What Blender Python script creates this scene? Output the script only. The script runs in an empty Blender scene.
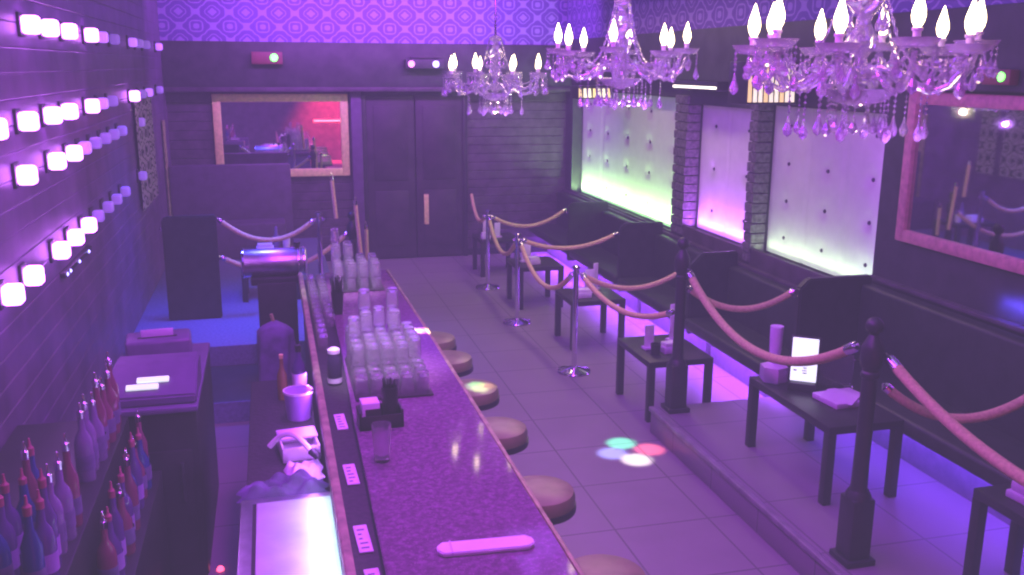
import bpy, bmesh, math, random
from mathutils import Vector, Matrix
random.seed(7)
PI = math.pi
C = bpy.context.scene.collection
sc = bpy.context.scene

# ------------------------------------------------------------------ materials
MATS = {}
def mat(name, col, rough=.5, metal=0, emit=None, es=1, trans=0, ior=1.45, noise=0, nscale=12, bump=0, spec=.5, alpha=1):
    if name in MATS: return MATS[name]
    m = bpy.data.materials.new(name); m.use_nodes = True
    nt = m.node_tree; b = nt.nodes['Principled BSDF']
    b.inputs['Base Color'].default_value = (*col, 1); b.inputs['Roughness'].default_value = rough
    b.inputs['Metallic'].default_value = metal; b.inputs['Transmission Weight'].default_value = trans
    b.inputs['IOR'].default_value = ior; b.inputs['Specular IOR Level'].default_value = spec
    b.inputs['Alpha'].default_value = alpha
    if emit:
        b.inputs['Emission Color'].default_value = (*emit, 1); b.inputs['Emission Strength'].default_value = es
    if noise or bump:
        tc = nt.nodes.new('ShaderNodeTexCoord'); n = nt.nodes.new('ShaderNodeTexNoise')
        n.inputs['Scale'].default_value = nscale; n.inputs['Detail'].default_value = 4
        nt.links.new(tc.outputs['Object'], n.inputs['Vector'])
        if noise:
            r = nt.nodes.new('ShaderNodeValToRGB')
            r.color_ramp.elements[0].position = .3; r.color_ramp.elements[1].position = .7
            r.color_ramp.elements[0].color = (*[c*(1-noise) for c in col], 1)
            r.color_ramp.elements[1].color = (*[min(1, c*(1+noise)) for c in col], 1)
            nt.links.new(n.outputs['Fac'], r.inputs['Fac']); nt.links.new(r.outputs['Color'], b.inputs['Base Color'])
        if bump:
            bp = nt.nodes.new('ShaderNodeBump'); bp.inputs['Strength'].default_value = bump; bp.inputs['Distance'].default_value = .01
            nt.links.new(n.outputs['Fac'], bp.inputs['Height']); nt.links.new(bp.outputs['Normal'], b.inputs['Normal'])
    MATS[name] = m; return m

class NG:
    "tiny helper to chain math nodes"
    def __init__(s, m): s.nt = m.node_tree; s.b = s.nt.nodes['Principled BSDF']
    def new(s, t, **k):
        n = s.nt.nodes.new(t)
        for a, v in k.items(): setattr(n, a, v)
        return n
    def link(s, a, b): s.nt.links.new(a, b)
    def m(s, op, a, b=None, c=None):
        n = s.new('ShaderNodeMath', operation=op)
        for i, v in enumerate((a, b, c)):
            if v is None: continue
            if isinstance(v, (int, float)): n.inputs[i].default_value = v
            else: s.link(v, n.inputs[i])
        return n.outputs[0]
    def mix(s, f, a, b):
        n = s.new('ShaderNodeMix', data_type='RGBA')
        s.link(f, n.inputs[0]) if not isinstance(f, (int, float)) else setattr(n.inputs[0], 'default_value', f)
        for i, v in ((6, a), (7, b)):
            if isinstance(v, tuple): n.inputs[i].default_value = (*v, 1)
            else: s.link(v, n.inputs[i])
        return n.outputs[2]
    def pos(s):
        g = s.new('ShaderNodeNewGeometry'); x = s.new('ShaderNodeSeparateXYZ'); s.link(g.outputs['Position'], x.inputs[0])
        return g.outputs['Position'], x.outputs

def damask(name, axis, pu, pv, base, ink, rough=.5, inkrough=.35):
    "ogee lattice wallpaper with a lozenge medallion in every cell"
    m = mat(name, base, rough); g = NG(m); p, xyz = g.pos()
    u = g.m('MULTIPLY', xyz[axis], 2*PI/pu); v = g.m('MULTIPLY', xyz[2], 2*PI/pv)
    cu = g.m('COSINE', u); cv = g.m('COSINE', v)
    f = g.m('ADD', cu, cv)
    rip = g.m('MULTIPLY', g.m('COSINE', g.m('MULTIPLY', u, 3)), g.m('MULTIPLY', g.m('COSINE', g.m('MULTIPLY', v, 3)), .16))
    a = g.m('ABSOLUTE', g.m('ADD', f, rip))
    line = g.m('LESS_THAN', a, .20)
    ring = g.m('MULTIPLY', g.m('GREATER_THAN', a, 1.12), g.m('LESS_THAN', a, 1.38))
    core = g.m('GREATER_THAN', a, 1.8)
    msk = g.m('MINIMUM', g.m('ADD', g.m('ADD', line, ring), core), 1.0)
    g.link(g.mix(msk, base, ink), g.b.inputs['Base Color'])
    return m

def tiles(name, c1, c2, grout, sx, sy, ox=0, oy=0, rough=.3):
    m = mat(name, c1, rough); g = NG(m); p, xyz = g.pos()
    fx = g.m('FRACT', g.m('DIVIDE', g.m('ADD', xyz[0], ox), sx)); fy = g.m('FRACT', g.m('DIVIDE', g.m('ADD', xyz[1], oy), sy))
    gx = g.m('MINIMUM', fx, g.m('SUBTRACT', 1.0, fx)); gy = g.m('MINIMUM', fy, g.m('SUBTRACT', 1.0, fy))
    ln = g.m('MAXIMUM', g.m('LESS_THAN', g.m('MULTIPLY', gx, sx), .006), g.m('LESS_THAN', g.m('MULTIPLY', gy, sy), .006))
    n = g.new('ShaderNodeTexNoise'); n.inputs['Scale'].default_value = 3; n.inputs['Detail'].default_value = 6; g.link(p, n.inputs['Vector'])
    col = g.mix(n.outputs['Fac'], c1, c2)
    g.link(g.mix(ln, col, grout), g.b.inputs['Base Color'])
    r = g.m('ADD', g.m('MULTIPLY', n.outputs['Fac'], .25), rough-.1); g.link(r, g.b.inputs['Roughness'])
    bp = g.new('ShaderNodeBump'); bp.inputs['Strength'].default_value = .4; bp.inputs['Distance'].default_value = .004
    g.link(g.m('SUBTRACT', 1.0, ln), bp.inputs['Height']); g.link(bp.outputs['Normal'], g.b.inputs['Normal'])
    return m

def granite(name):
    m = mat(name, (.3, .2, .3), .07); g = NG(m); p, _ = g.pos()
    n = g.new('ShaderNodeTexNoise'); n.inputs['Scale'].default_value = 40; n.inputs['Detail'].default_value = 8; n.inputs['Roughness'].default_value = .75; g.link(p, n.inputs['Vector'])
    r = g.new('ShaderNodeValToRGB'); e = r.color_ramp.elements
    e[0].position = .34; e[0].color = (.13, .05, .12, 1); e[1].position = .62; e[1].color = (.29, .12, .28, 1)
    x = e.new(.52); x.color = (.19, .07, .18, 1)
    g.link(n.outputs['Fac'], r.inputs['Fac'])
    v = g.new('ShaderNodeTexVoronoi'); v.inputs['Scale'].default_value = 55; g.link(p, v.inputs['Vector'])
    sp = g.m('LESS_THAN', v.outputs['Distance'], .16)
    g.link(g.mix(g.m('MULTIPLY', sp, .35), r.outputs['Color'], (.55, .36, .5)), g.b.inputs['Base Color'])
    return m

M_floor = tiles('charcoal floor tile', (.22, .19, .21), (.32, .28, .30), (.15, .13, .145), .62, .62, .56, .1, .42)
M_plat = tiles('platform floor tile', (.20, .18, .20), (.28, .25, .27), (.14, .13, .14), .62, .62, .3, .35, .42)
M_granite = granite('speckled granite')
M_paper = damask('violet damask wallpaper', 0, .42, .36, (.15, .06, .36), (.34, .22, .56))
M_paper_side = damask('violet damask wallpaper on the side wall', 1, .42, .36, (.15, .06, .36), (.34, .22, .56))
M_curtain = damask('black and cream damask cloth', 1, .30, .34, (.44, .42, .36), (.03, .03, .03))
M_plank = mat('dark glossy plank', (.15, .08, .19), .42, noise=.35, nscale=3, bump=.08)
M_darkwood = mat('dark stained plank', (.085, .06, .085), .5, noise=.35, nscale=6, bump=.2)
M_brick = mat('dark stone strips', (.14, .125, .14), .7, noise=.5, nscale=25, bump=.6)
M_ceil = mat('dark ceiling paint', (.08, .06, .1), .9, noise=.1)
M_black = mat('black satin paint', (.03, .028, .034), .38, noise=.2, nscale=8)
M_soffit = mat('charcoal beam paint', (.05, .052, .055), .55, noise=.3, nscale=5)
M_vinyl = mat('black upholstery vinyl', (.028, .036, .030), .42, noise=.25, nscale=9, bump=.12)
M_seat = mat('taupe stool vinyl', (.27, .36, .12), .38, noise=.2, nscale=9, bump=.1)
M_vinyl2 = mat('dark plum upholstery', (.12, .07, .15), .6, noise=.15, nscale=9, bump=.1)
M_chrome = mat('polished chrome', (.78, .76, .8), .12, 1, noise=.04)
M_steel = mat('brushed stainless steel', (.72, .72, .76), .32, 1, noise=.12, nscale=18, bump=.05)
M_rope = mat('tan velvet rope', (.70, .60, .26), .8, noise=.15, nscale=60, bump=.3)
M_ropepink = mat('rose tan velvet rope', (.56, .54, .22), .8, noise=.15, nscale=60, bump=.3)
M_gold = mat('pale gold frame paint', (.86, .98, .28), .42, noise=.15, nscale=20)
M_rose = mat('rose gold frame paint', (.62, .32, .30), .45, noise=.2, nscale=20)
M_mirror = mat('mirror silvering', (.86, .85, .88), .02, 1)
M_mirror2 = mat('dim mirror silvering', (.62, .64, .66), .03, 1)
M_tuft = mat('white tufted leather', (.72, .78, .66), .45, noise=.04, nscale=8)
M_button = mat('dark upholstery button', (.06, .05, .07), .4, noise=.1)
M_glass = mat('clear drinking glass', (.97, .95, .99), .04, trans=.9, ior=1.45, noise=.03)
M_crystal = mat('cut crystal', (.96, .92, 1), .06, trans=.72, ior=1.6, spec=.9, noise=.08, nscale=40)
M_bulb = mat('warm flame bulb', (1, .9, .7), .3, emit=(1, .80, .38), es=11)
M_candle = mat('ivory candle sleeve', (.85, .8, .78), .4, noise=.05)
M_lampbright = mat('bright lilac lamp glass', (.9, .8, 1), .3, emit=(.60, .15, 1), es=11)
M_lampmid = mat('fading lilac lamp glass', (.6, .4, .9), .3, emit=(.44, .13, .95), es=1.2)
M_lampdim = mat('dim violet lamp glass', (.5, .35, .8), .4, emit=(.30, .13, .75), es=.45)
M_white = mat('white card', (.85, .82, .86), .6, noise=.04)
M_lilac = mat('pale lilac plastic', (.72, .55, .80), .5, noise=.06)
M_screen = mat('glowing white screen', (.9, .95, 1), .3, emit=(.86, .95, 1), es=1.05)
M_ink = mat('grey printed ink', (.16, .15, .22), .6, noise=.1)
M_wood = mat('worn golden wood edge', (.36, .42, .16), .4, noise=.35, nscale=14)
M_rubber = mat('black rubber mat', (.035, .03, .035), .6, noise=.3, nscale=40, bump=.3)
M_cloth = mat('dark violet cloth', (.16, .10, .26), .85, noise=.25, nscale=15)
M_towel = mat('white towel', (.80, .74, .84), .9, noise=.08, nscale=30, bump=.3)
M_bucket = mat('violet translucent plastic', (.42, .20, .62), .35, noise=.1)
M_door = mat('dark door panel', (.045, .035, .045), .5, noise=.3, nscale=4)
M_carpet = mat('blue grey step carpet', (.16, .17, .30), .8, noise=.2, nscale=40)
M_red = mat('dark red housing', (.22, .06, .07), .5, noise=.1)
M_green = mat('green indicator', (.1, 1, .2), .3, emit=(.16, 1, .10), es=4)
M_bluelens = mat('violet projector lens', (.3, .2, 1), .2, emit=(.35, .30, 1), es=5)
M_pinklens = mat('pink projector lens', (.9, .3, .8), .2, emit=(.9, .30, .8), es=2)
M_ledviolet = mat('violet light strip', (.6, .2, 1), .3, emit=(.42, .10, 1), es=16)
M_ledgreen = mat('pale green light strip', (.6, 1, .6), .3, emit=(.42, 1, .35), es=9)
M_ledwhite = mat('greenish white light strip', (.9, 1, .7), .3, emit=(.72, 1, .55), es=4)
M_ledred = mat('red light strip', (1, .2, .2), .3, emit=(1, .08, .12), es=10)
M_warmslat = mat('warm lit slat', (.9, .85, .6), .3, emit=(1, .92, .62), es=.9)
M_warmslat2 = mat('amber lit slat', (.9, .75, .35), .3, emit=(1, .72, .25), es=.8)
M_redglow = mat('small red lamp', (1, .1, .2), .3, emit=(1, .08, .2), es=3)
BOT = [mat('violet bottle glass', (.14, .04, .26), .12, trans=.2), mat('rose bottle glass', (.26, .05, .14), .12, trans=.2),
       mat('blue bottle glass', (.05, .06, .26), .12, trans=.2), mat('pale bottle glass', (.30, .20, .42), .12, trans=.3)]
BOTADJ = ['violet', 'rose red', 'deep blue', 'pale lilac']

# ------------------------------------------------------------------ mesh helpers
def NB(): return bmesh.new()
def box(bm, x0, x1, y0, y1, z0, z1, bev=0, seg=2):
    t = bmesh.new()
    bmesh.ops.create_cube(t, size=1)
    for v in t.verts:
        v.co = Vector(((x0+x1)/2+v.co.x*(x1-x0), (y0+y1)/2+v.co.y*(y1-y0), (z0+z1)/2+v.co.z*(z1-z0)))
    if bev: bmesh.ops.bevel(t, geom=list(t.edges), offset=bev, segments=seg, affect='EDGES', profile=.5)
    merge(bm, t); return bm
def merge(bm, t, M=None):
    if M is not None: bmesh.ops.transform(t, matrix=M, verts=list(t.verts))
    mp = {}
    for v in t.verts: mp[v] = bm.verts.new(v.co)
    for f in t.faces:
        try: bm.faces.new([mp[v] for v in f.verts])
        except ValueError: pass
    t.free()
def lathe(bm, prof, n=24, o=(0, 0, 0), M=None):
    rings = []
    for r, z in prof:
        if r < 1e-6: rings.append([bm.verts.new(Vector((0, 0, z)))])
        else: rings.append([bm.verts.new(Vector((r*math.cos(2*PI*i/n), r*math.sin(2*PI*i/n), z))) for i in range(n)])
    for a, b in zip(rings, rings[1:]):
        for i in range(n):
            j = (i+1) % n
            q = [a[0 if len(a) == 1 else i], a[0 if len(a) == 1 else j], b[0 if len(b) == 1 else j], b[0 if len(b) == 1 else i]]
            u = []
            for v in q:
                if v not in u: u.append(v)
            if len(u) > 2:
                try: bm.faces.new(u)
                except ValueError: pass
    vs = [v for r in rings for v in r]
    T = Matrix.Translation(o) if M is None else Matrix.Translation(o) @ M
    for v in vs: v.co = T @ v.co
    return bm
def tube(bm, pts, r, n=10, cap=True, taper=None):
    pts = [Vector(p) for p in pts]; rings = []
    up = Vector((0, 0, 1)); prev = None
    for i, p in enumerate(pts):
        d = (pts[min(i+1, len(pts)-1)]-pts[max(i-1, 0)]).normalized()
        if prev is None:
            a = d.cross(up)
            if a.length < .05: a = d.cross(Vector((1, 0, 0)))
        else: a = prev-d*prev.dot(d)
        a.normalize(); b = d.cross(a); prev = a
        rr = r if taper is None else r*taper[i]
        rings.append([bm.verts.new(p+(a*math.cos(2*PI*k/n)+b*math.sin(2*PI*k/n))*rr) for k in range(n)])
    for A, B in zip(rings, rings[1:]):
        for k in range(n): bm.faces.new((A[k], A[(k+1) % n], B[(k+1) % n], B[k]))
    if cap: bm.faces.new(rings[0][::-1]); bm.faces.new(rings[-1])
    return bm
def prism(bm, poly, axis, a, b):
    "extrude a 2D polygon between a and b on an axis"
    def P(u, v, w): return {'x': (w, u, v), 'y': (u, w, v), 'z': (u, v, w)}[axis]
    A = [bm.verts.new(P(u, v, a)) for u, v in poly]; B = [bm.verts.new(P(u, v, b)) for u, v in poly]
    n = len(poly)
    bm.faces.new(A[::-1]); bm.faces.new(B)
    for i in range(n): bm.faces.new((A[i], A[(i+1) % n], B[(i+1) % n], B[i]))
    return bm
def obj(name, bm, m, parent=None, loc=None, smooth=38):
    bmesh.ops.recalc_face_normals(bm, faces=list(bm.faces))
    me = bpy.data.meshes.new(name); bm.to_mesh(me); bm.free()
    if smooth:
        me.polygons.foreach_set('use_smooth', [True]*len(me.polygons))
        me.set_sharp_from_angle(angle=math.radians(smooth))
    me.materials.append(m)
    o = bpy.data.objects.new(name, me); C.objects.link(o)
    if parent: o.parent = parent
    if loc: o.location = loc
    return o
def tag(o, label, cat, group=None):
    o['label'] = label; o['category'] = cat
    if group: o['group'] = group
    return o
def thing(name, label, cat, loc=(0, 0, 0), rz=0, group=None):
    o = bpy.data.objects.new(name, None); C.objects.link(o); o.empty_display_size = .1
    o.location = loc; o.rotation_euler = (0, 0, rz)
    return tag(o, label, cat, group)
def struct(name, bm, m, parent=None, smooth=30):
    o = obj(name, bm, m, parent, smooth=smooth); o['kind'] = 'structure'; return o
def dup(root, loc, rz=0, label=None, group=None):
    def cp(o, par):
        c = o.copy(); C.objects.link(c)
        if par: c.parent = par
        for k in list(o.children): cp(k, c)
        return c
    r = cp(root, None); r.location = loc; r.rotation_euler = (0, 0, rz)
    if label: r['label'] = label
    if group: r['group'] = group
    return r
ORD = ['first', 'second', 'third', 'fourth', 'fifth', 'sixth', 'seventh', 'eighth', 'ninth', 'tenth', 'eleventh', 'twelfth', 'thirteenth']

# ------------------------------------------------------------------ lamps
def area(name, loc, rot, sx, sy, col, e, spread=180):
    l = bpy.data.lights.new(name, 'AREA'); l.shape = 'RECTANGLE'; l.size = sx; l.size_y = sy; l.color = col; l.energy = e; l.spread = math.radians(spread)
    o = bpy.data.objects.new(name, l); C.objects.link(o); o.location = loc; o.rotation_euler = rot; return o
def point(name, loc, col, e, r=.1):
    l = bpy.data.lights.new(name, 'POINT'); l.color = col; l.energy = e; l.shadow_soft_size = r
    o = bpy.data.objects.new(name, l); C.objects.link(o); o.location = loc; return o
def spot(name, loc, target, col, e, deg, blend=.3, r=.02):
    l = bpy.data.lights.new(name, 'SPOT'); l.color = col; l.energy = e; l.spot_size = math.radians(deg); l.spot_blend = blend; l.shadow_soft_size = r
    o = bpy.data.objects.new(name, l); C.objects.link(o); o.location = loc
    o.rotation_euler = (Vector(target)-Vector(loc)).to_track_quat('-Z', 'Y').to_euler(); return o

# ------------------------------------------------------------------ room
XL, XR, YB, YF, ZC = -1.3, 4.3, 13.4, -1.6, 3.9
PL = .2   # platform height
struct('floor', box(NB(), XL-.2, XR+.5, YF-.2, YB+.2, -.1, 0), M_floor)
struct('ceiling', box(NB(), XL-.2, XR+.5, YF-.2, YB+.2, ZC, ZC+.1), M_ceil)
# left wall: horizontal boards with real grooves
poly = [(XL-.2, -.02)]
z = 0; H = .135
while z < ZC-.01:
    z1 = min(z+H, ZC)
    poly += [(XL-.005, z), (XL, z+.006), (XL-.001, z1-.006), (XL-.005, z1)]
    z += H
poly += [(XL-.005, ZC+.05), (XL-.2, ZC+.05)]
struct('wall_left', prism(NB(), poly, 'y', YF-.15, YB+.15), M_plank, smooth=0)
poly = [(YB+.2, -.02)]; z = 0
while z < 2.5-.01:
    z1 = z+.125; poly += [(YB+.01, z), (YB, z+.01), (YB, z1-.01), (YB+.01, z1)]; z = z1
poly += [(YB+.01, 3.95), (YB+.2, 3.95)]
struct('wall_back', prism(NB(), poly, 'x', XL-.2, XR+.5), M_darkwood, smooth=0)
struct('wall_front', box(NB(), XL-.2, XR+.5, YF-.2, YF, -.05, ZC+.05), M_darkwood)
struct('leak_shell', box(NB(), XL-.4, XR+.7, YF-.4, YB+.4, -.3, ZC+.3), M_ceil, smooth=0)  # unseen shell added to stop rays leaking into the endless volume glow
# right wall with three recessed niches; stone strip courses on the piers
WIN = [(9.45, 13.1, .95, 2.42), (7.80, 9.18, 1.07, 2.38), (5.88, 7.70, 1.09, 2.42)]
struct('wall_right', box(NB(), XR+.26, XR+.36, YF-.2, YB+.2, -.05, ZC+.05), M_soffit, smooth=0)
struct('trim_10', box(NB(), XR, XR+.26, YF, YB, 0, .93), M_soffit)
struct('trim_11', box(NB(), XR, XR+.26, YF, YB, 2.44, ZC), M_soffit)
k_ = 12
for a, b in ((YF, WIN[2][0]), (WIN[2][1], WIN[1][0]), (WIN[1][1], WIN[0][0]), (WIN[0][1], YB)):
    struct('trim_%d' % k_, box(NB(), XR, XR+.26, a, b, .93, 2.44), M_soffit); k_ += 1
for y0, y1, z0, z1 in WIN:   # sill with a raised lip that hides the light strip
    bm = NB(); box(bm, XR, XR+.26, y0, y1, .93, z0-.03); box(bm, XR-.01, XR+.035, y0, y1, .93, z0+.02, .006)
    struct('window_sill', bm, M_darkwood)
    if z1 < 2.42: struct('window_head', box(NB(), XR, XR+.26, y0, y1, z1, 2.44), M_soffit)
bm = NB()
for a, b in ((WIN[2][1], WIN[1][0]), (WIN[1][1], WIN[0][0])):
    zz = .98; k = 0
    while zz < 2.4:
        box(bm, XR-.022-.008*(k % 2), XR+.13, a-.02, b+.02, zz, zz+.085, .006, 1); zz += .093; k += 1
struct('trim_1', bm, M_brick)
# beam across the back, beam along the right, frieze of wallpaper above
struct('trim_2', box(NB(), XL, XR, YB-.22, YB, 2.44, 3.05, .01), M_soffit)
struct('trim_3', box(NB(), XL, XR, YB-.24, YB, 2.40, 2.46, .008), M_darkwood)
struct('trim_4', box(NB(), XL, XR, YB-.2, YB, 3.05, ZC), M_paper)
struct('trim_5', box(NB(), XR-.12, XR, YF, YB-.25, 2.62, 3.12, .01), M_soffit)
struct('trim_6', box(NB(), XR-.10, XR, YF, YB-.25, 3.12, ZC), M_paper_side)
struct('trim_7', box(NB(), XR-.05, XR+.02, 6.25, YB, .915, .95, .008), M_darkwood)
struct('trim_8', box(NB(), XR-.05, XR+.02, YF, 5.86, 1.225, 1.26, .008), M_darkwood)
# corner column left of the back doors
struct('trim_9', box(NB(), 1.12, 1.27, YB-.12, YB, 0, 2.4, .01), M_vinyl2)
struct('baseboard_back', box(NB(), XL, XR, YB-.02, YB, 0, .1), M_black)
# platforms
struct('platform', box(NB(), 2.74, XR, YF, 6.27, 0, PL, .004), M_plat)
struct('platform_nosing', box(NB(), 2.725, 2.765, YF, 6.285, PL-.03, PL+.006, .006), mat('worn grey nosing', (.30, .28, .30), .5, .3, noise=.2))
struct('left_platform', box(NB(), XL, .62, 8.2, YB, 0, .35, .006), M_carpet)
struct('left_step', box(NB(), -.86, -.06, 7.25, 8.2, 0, .17, .006), M_black)
struct('left_step_riser', box(NB(), -.86, -.06, 7.235, 7.255, .0, .168), M_carpet)  # blue light on the riser is put into its carpet colour

# back doors
d = bpy.data.objects.new('door_1', None); C.objects.link(d); d['kind'] = 'structure'
for x0, x1 in ((1.33, 2.01), (2.03, 2.71)):
    bm = NB(); box(bm, x0, x1, YB-.07, YB-.02, .02, 2.34, .006)
    box(bm, x0+.1, x1-.1, YB-.082, YB-.07, .2, 1.0, .006); box(bm, x0+.1, x1-.1, YB-.082, YB-.07, 1.15, 2.2, .006)
    lf = struct('door_leaf', bm, M_door, d)
bm = NB(); box(bm, 2.13, 2.20, YB-.10, YB-.07, .5, .94, .008)
struct('door_handle', bm, M_gold, d)
bm = NB(); box(bm, 1.27, 1.33, YB-.09, YB, 0, 2.4, .008); box(bm, 2.71, 2.78, YB-.09, YB, 0, 2.4, .008); box(bm, 1.27, 2.78, YB-.09, YB, 2.345, 2.40, .008)
struct('door_frame', bm, M_black, d)

# ------------------------------------------------------------------ tufted niches
def tufted(y0, y1, z0, z1, seams, cols, rows, label, led, gcol, gpow, extra=None):
    t = thing('tufted_panel', label, 'wall panel', (XR+.2, (y0+y1)/2, z0), 0, 'lit tufted wall panels')
    w = y1-y0; h = z1-z0; yc = (y0+y1)/2
    btn = []
    for r in range(rows):
        for c in range(cols):
            btn.append((-w/2+w*(c+.5)/cols, h*(r+.5)/rows))
    ny, nz = 60, 40; bm = NB(); g = []
    for i in range(ny+1):
        row = []
        for j in range(nz+1):
            y = -w/2+w*i/ny; zz = h*j/nz
            dx = 0.0
            for by, bz in btn: dx += .018*math.exp(-((y-by)**2+(zz-bz)**2)/.003)
            for s in seams: dx += .014*math.exp(-((y-s*w/2)/.018)**2)
            dx += .02*math.exp(-((w/2-abs(y))/.03)**2)
            row.append(bm.verts.new((-.06+dx, y, zz)))
        g.append(row)
    for i in range(ny):
        for j in range(nz): bm.faces.new((g[i][j], g[i+1][j], g[i+1][j+1], g[i][j+1]))
    obj('panel', bm, M_tuft, t, smooth=80)
    for by, bz in btn:
        obj('button', lathe(NB(), [(0, -.002), (.017, 0), (.014, .009), (0, .012)], 12, M=Matrix.Rotation(-PI/2, 4, 'Y')), M_button, t, (-.046, by, bz))
    bm = NB(); box(bm, -.155, -.13, -w/2+.03, w/2-.03, -.028, -.01, .004); o = obj('light_strip', bm, led, t); o['label'] = 'glowing light strip along the sill'
    area('niche glow', (XR+.075, yc, z0+.0), (0, math.radians(172), 0), .04, w-.1, gcol, gpow*w, 150)
    if extra:
        bm = NB(); box(bm, -.17, -.15, -w/2+.005, -w/2+.022, .03, h-.05, .004); obj('light_strip', bm, extra, t)
    return t
tufted(*WIN[0], (-.45, .05, .5), 5, 4, 'white tufted panel glowing green-yellow at its base, farthest along right wall', M_ledgreen, (.55, 1, .38), 14)
tufted(*WIN[1], (0.02,), 2, 3, 'narrow tufted panel flooded violet, the middle one of three', M_ledviolet, (.50, .12, 1), 16)
tufted(*WIN[2], (-.28, .3), 3, 4, 'grey-white tufted panel with violet edge, nearest the rose framed mirror', M_ledwhite, (.70, 1, .55), 2.6, M_ledviolet)

# ------------------------------------------------------------------ mirrors
def mirror(cat_label, axis, a0, a1, z0, z1, fw, mf, mg, plane):
    if axis == 'x':   # on the back wall
        t = thing('wall_mirror', cat_label, 'mirror', ((a0+a1)/2, plane, z0)); w = (a1-a0)/2; h = z1-z0
        bm = NB()
        box(bm, -w, w, -.05, 0, h-fw, h, .012); box(bm, -w, w, -.05, 0, 0, fw, .012)
        box(bm, -w, -w+fw, -.052, 0, 0, h, .012); box(bm, w-fw, w, -.052, 0, 0, h, .012)
        obj('frame', bm, mf, t); obj('glass', box(NB(), -w+.02, w-.02, -.02, -.005, .02, h-.02), mg, t, smooth=0)
    else:
        t = thing('wall_mirror', cat_label, 'mirror', (plane, (a0+a1)/2, z0)); w = (a1-a0)/2; h = z1-z0
        bm = NB()
        box(bm, -.05, 0, -w, w, h-fw, h, .012); box(bm, -.05, 0, -w, w, 0, fw, .012)
        box(bm, -.052, 0, -w, -w+fw, 0, h, .012); box(bm, -.052, 0, w-fw, w, 0, h, .012)
        obj('frame', bm, mf, t); obj('glass', box(NB(), -.02, -.005, -w+.02, w-.02, .02, h-.02), mg, t, smooth=0)
    return t
mirror('gold framed wall mirror reflecting the bar, on the back wall', 'x', -.72, 1.09, 1.23, 2.37, .11, M_gold, M_mirror, YB-.005)
mirror('large rose framed mirror on the right wall beside the tufted panel', 'y', 2.9, 5.60, 1.57, 2.60, .085, M_rose, M_mirror2, XR-.003)

# damask hangings on the far left wall (seen in the rose mirror)
for k, (a, b) in enumerate(((10.0, 10.86), (10.98, 11.3))):
    bm = NB(); n = 40; g = []
    for i in range(n+1):
        y = a+(b-a)*i/n; x = XL+.03+.012*math.sin(i*1.3)
        g.append((bm.verts.new((x, y, 1.30)), bm.verts.new((x, y, 2.46))))
    for i in range(n): bm.faces.new((g[i][0], g[i+1][0], g[i+1][1], g[i][1]))
    tag(obj('damask_hanging', bm, M_curtain, smooth=80), 'black and cream damask hanging on far left wall, %s' % ('nearer the bar' if k == 0 else 'nearer the back mirror'), 'curtain', 'damask hangings')

# ------------------------------------------------------------------ square wall lamps
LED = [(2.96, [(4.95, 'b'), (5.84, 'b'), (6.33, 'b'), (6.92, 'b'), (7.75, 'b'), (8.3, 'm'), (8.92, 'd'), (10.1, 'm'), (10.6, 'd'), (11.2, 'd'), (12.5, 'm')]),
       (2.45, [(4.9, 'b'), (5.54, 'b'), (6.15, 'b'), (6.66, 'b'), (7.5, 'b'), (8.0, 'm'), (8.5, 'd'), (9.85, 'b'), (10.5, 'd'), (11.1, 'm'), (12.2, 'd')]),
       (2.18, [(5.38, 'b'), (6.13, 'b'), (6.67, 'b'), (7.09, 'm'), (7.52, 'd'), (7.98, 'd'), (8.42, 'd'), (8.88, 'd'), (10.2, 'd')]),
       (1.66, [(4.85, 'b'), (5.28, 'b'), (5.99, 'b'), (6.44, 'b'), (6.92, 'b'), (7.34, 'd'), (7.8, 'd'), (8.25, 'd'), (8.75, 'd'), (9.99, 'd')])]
rown = ['top row', 'second row', 'third row', 'lowest row']
lampproto = {}
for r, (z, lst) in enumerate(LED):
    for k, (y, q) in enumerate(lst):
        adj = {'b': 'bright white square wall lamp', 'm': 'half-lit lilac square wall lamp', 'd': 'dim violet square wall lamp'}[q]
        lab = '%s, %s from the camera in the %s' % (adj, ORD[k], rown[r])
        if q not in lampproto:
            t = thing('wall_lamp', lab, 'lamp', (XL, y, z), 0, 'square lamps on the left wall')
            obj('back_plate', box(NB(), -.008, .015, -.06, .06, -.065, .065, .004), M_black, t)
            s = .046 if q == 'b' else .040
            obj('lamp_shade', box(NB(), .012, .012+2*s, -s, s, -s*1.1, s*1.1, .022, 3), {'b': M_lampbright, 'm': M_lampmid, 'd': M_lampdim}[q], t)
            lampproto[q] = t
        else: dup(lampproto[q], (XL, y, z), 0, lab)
# made-up rail: each blue indicator paints a glint on the left wall boards
t = thing('glint_rail', 'made-up dark rail whose glowing dots stand in for blue glints on the boards', 'light', (XL, 6.6, 1.47))
obj('rail', box(NB(), -.008, .03, -.45, .5, -.015, .015, .004), M_black, t)
for y in (-.4, -.3, 0, .35): obj('glow_dot', lathe(NB(), [(0, 0), (.014, .004), (0, .014)], 10, M=Matrix.Rotation(PI/2, 4, 'Y')), M_bluelens, t, (.03, y, 0))

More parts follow.
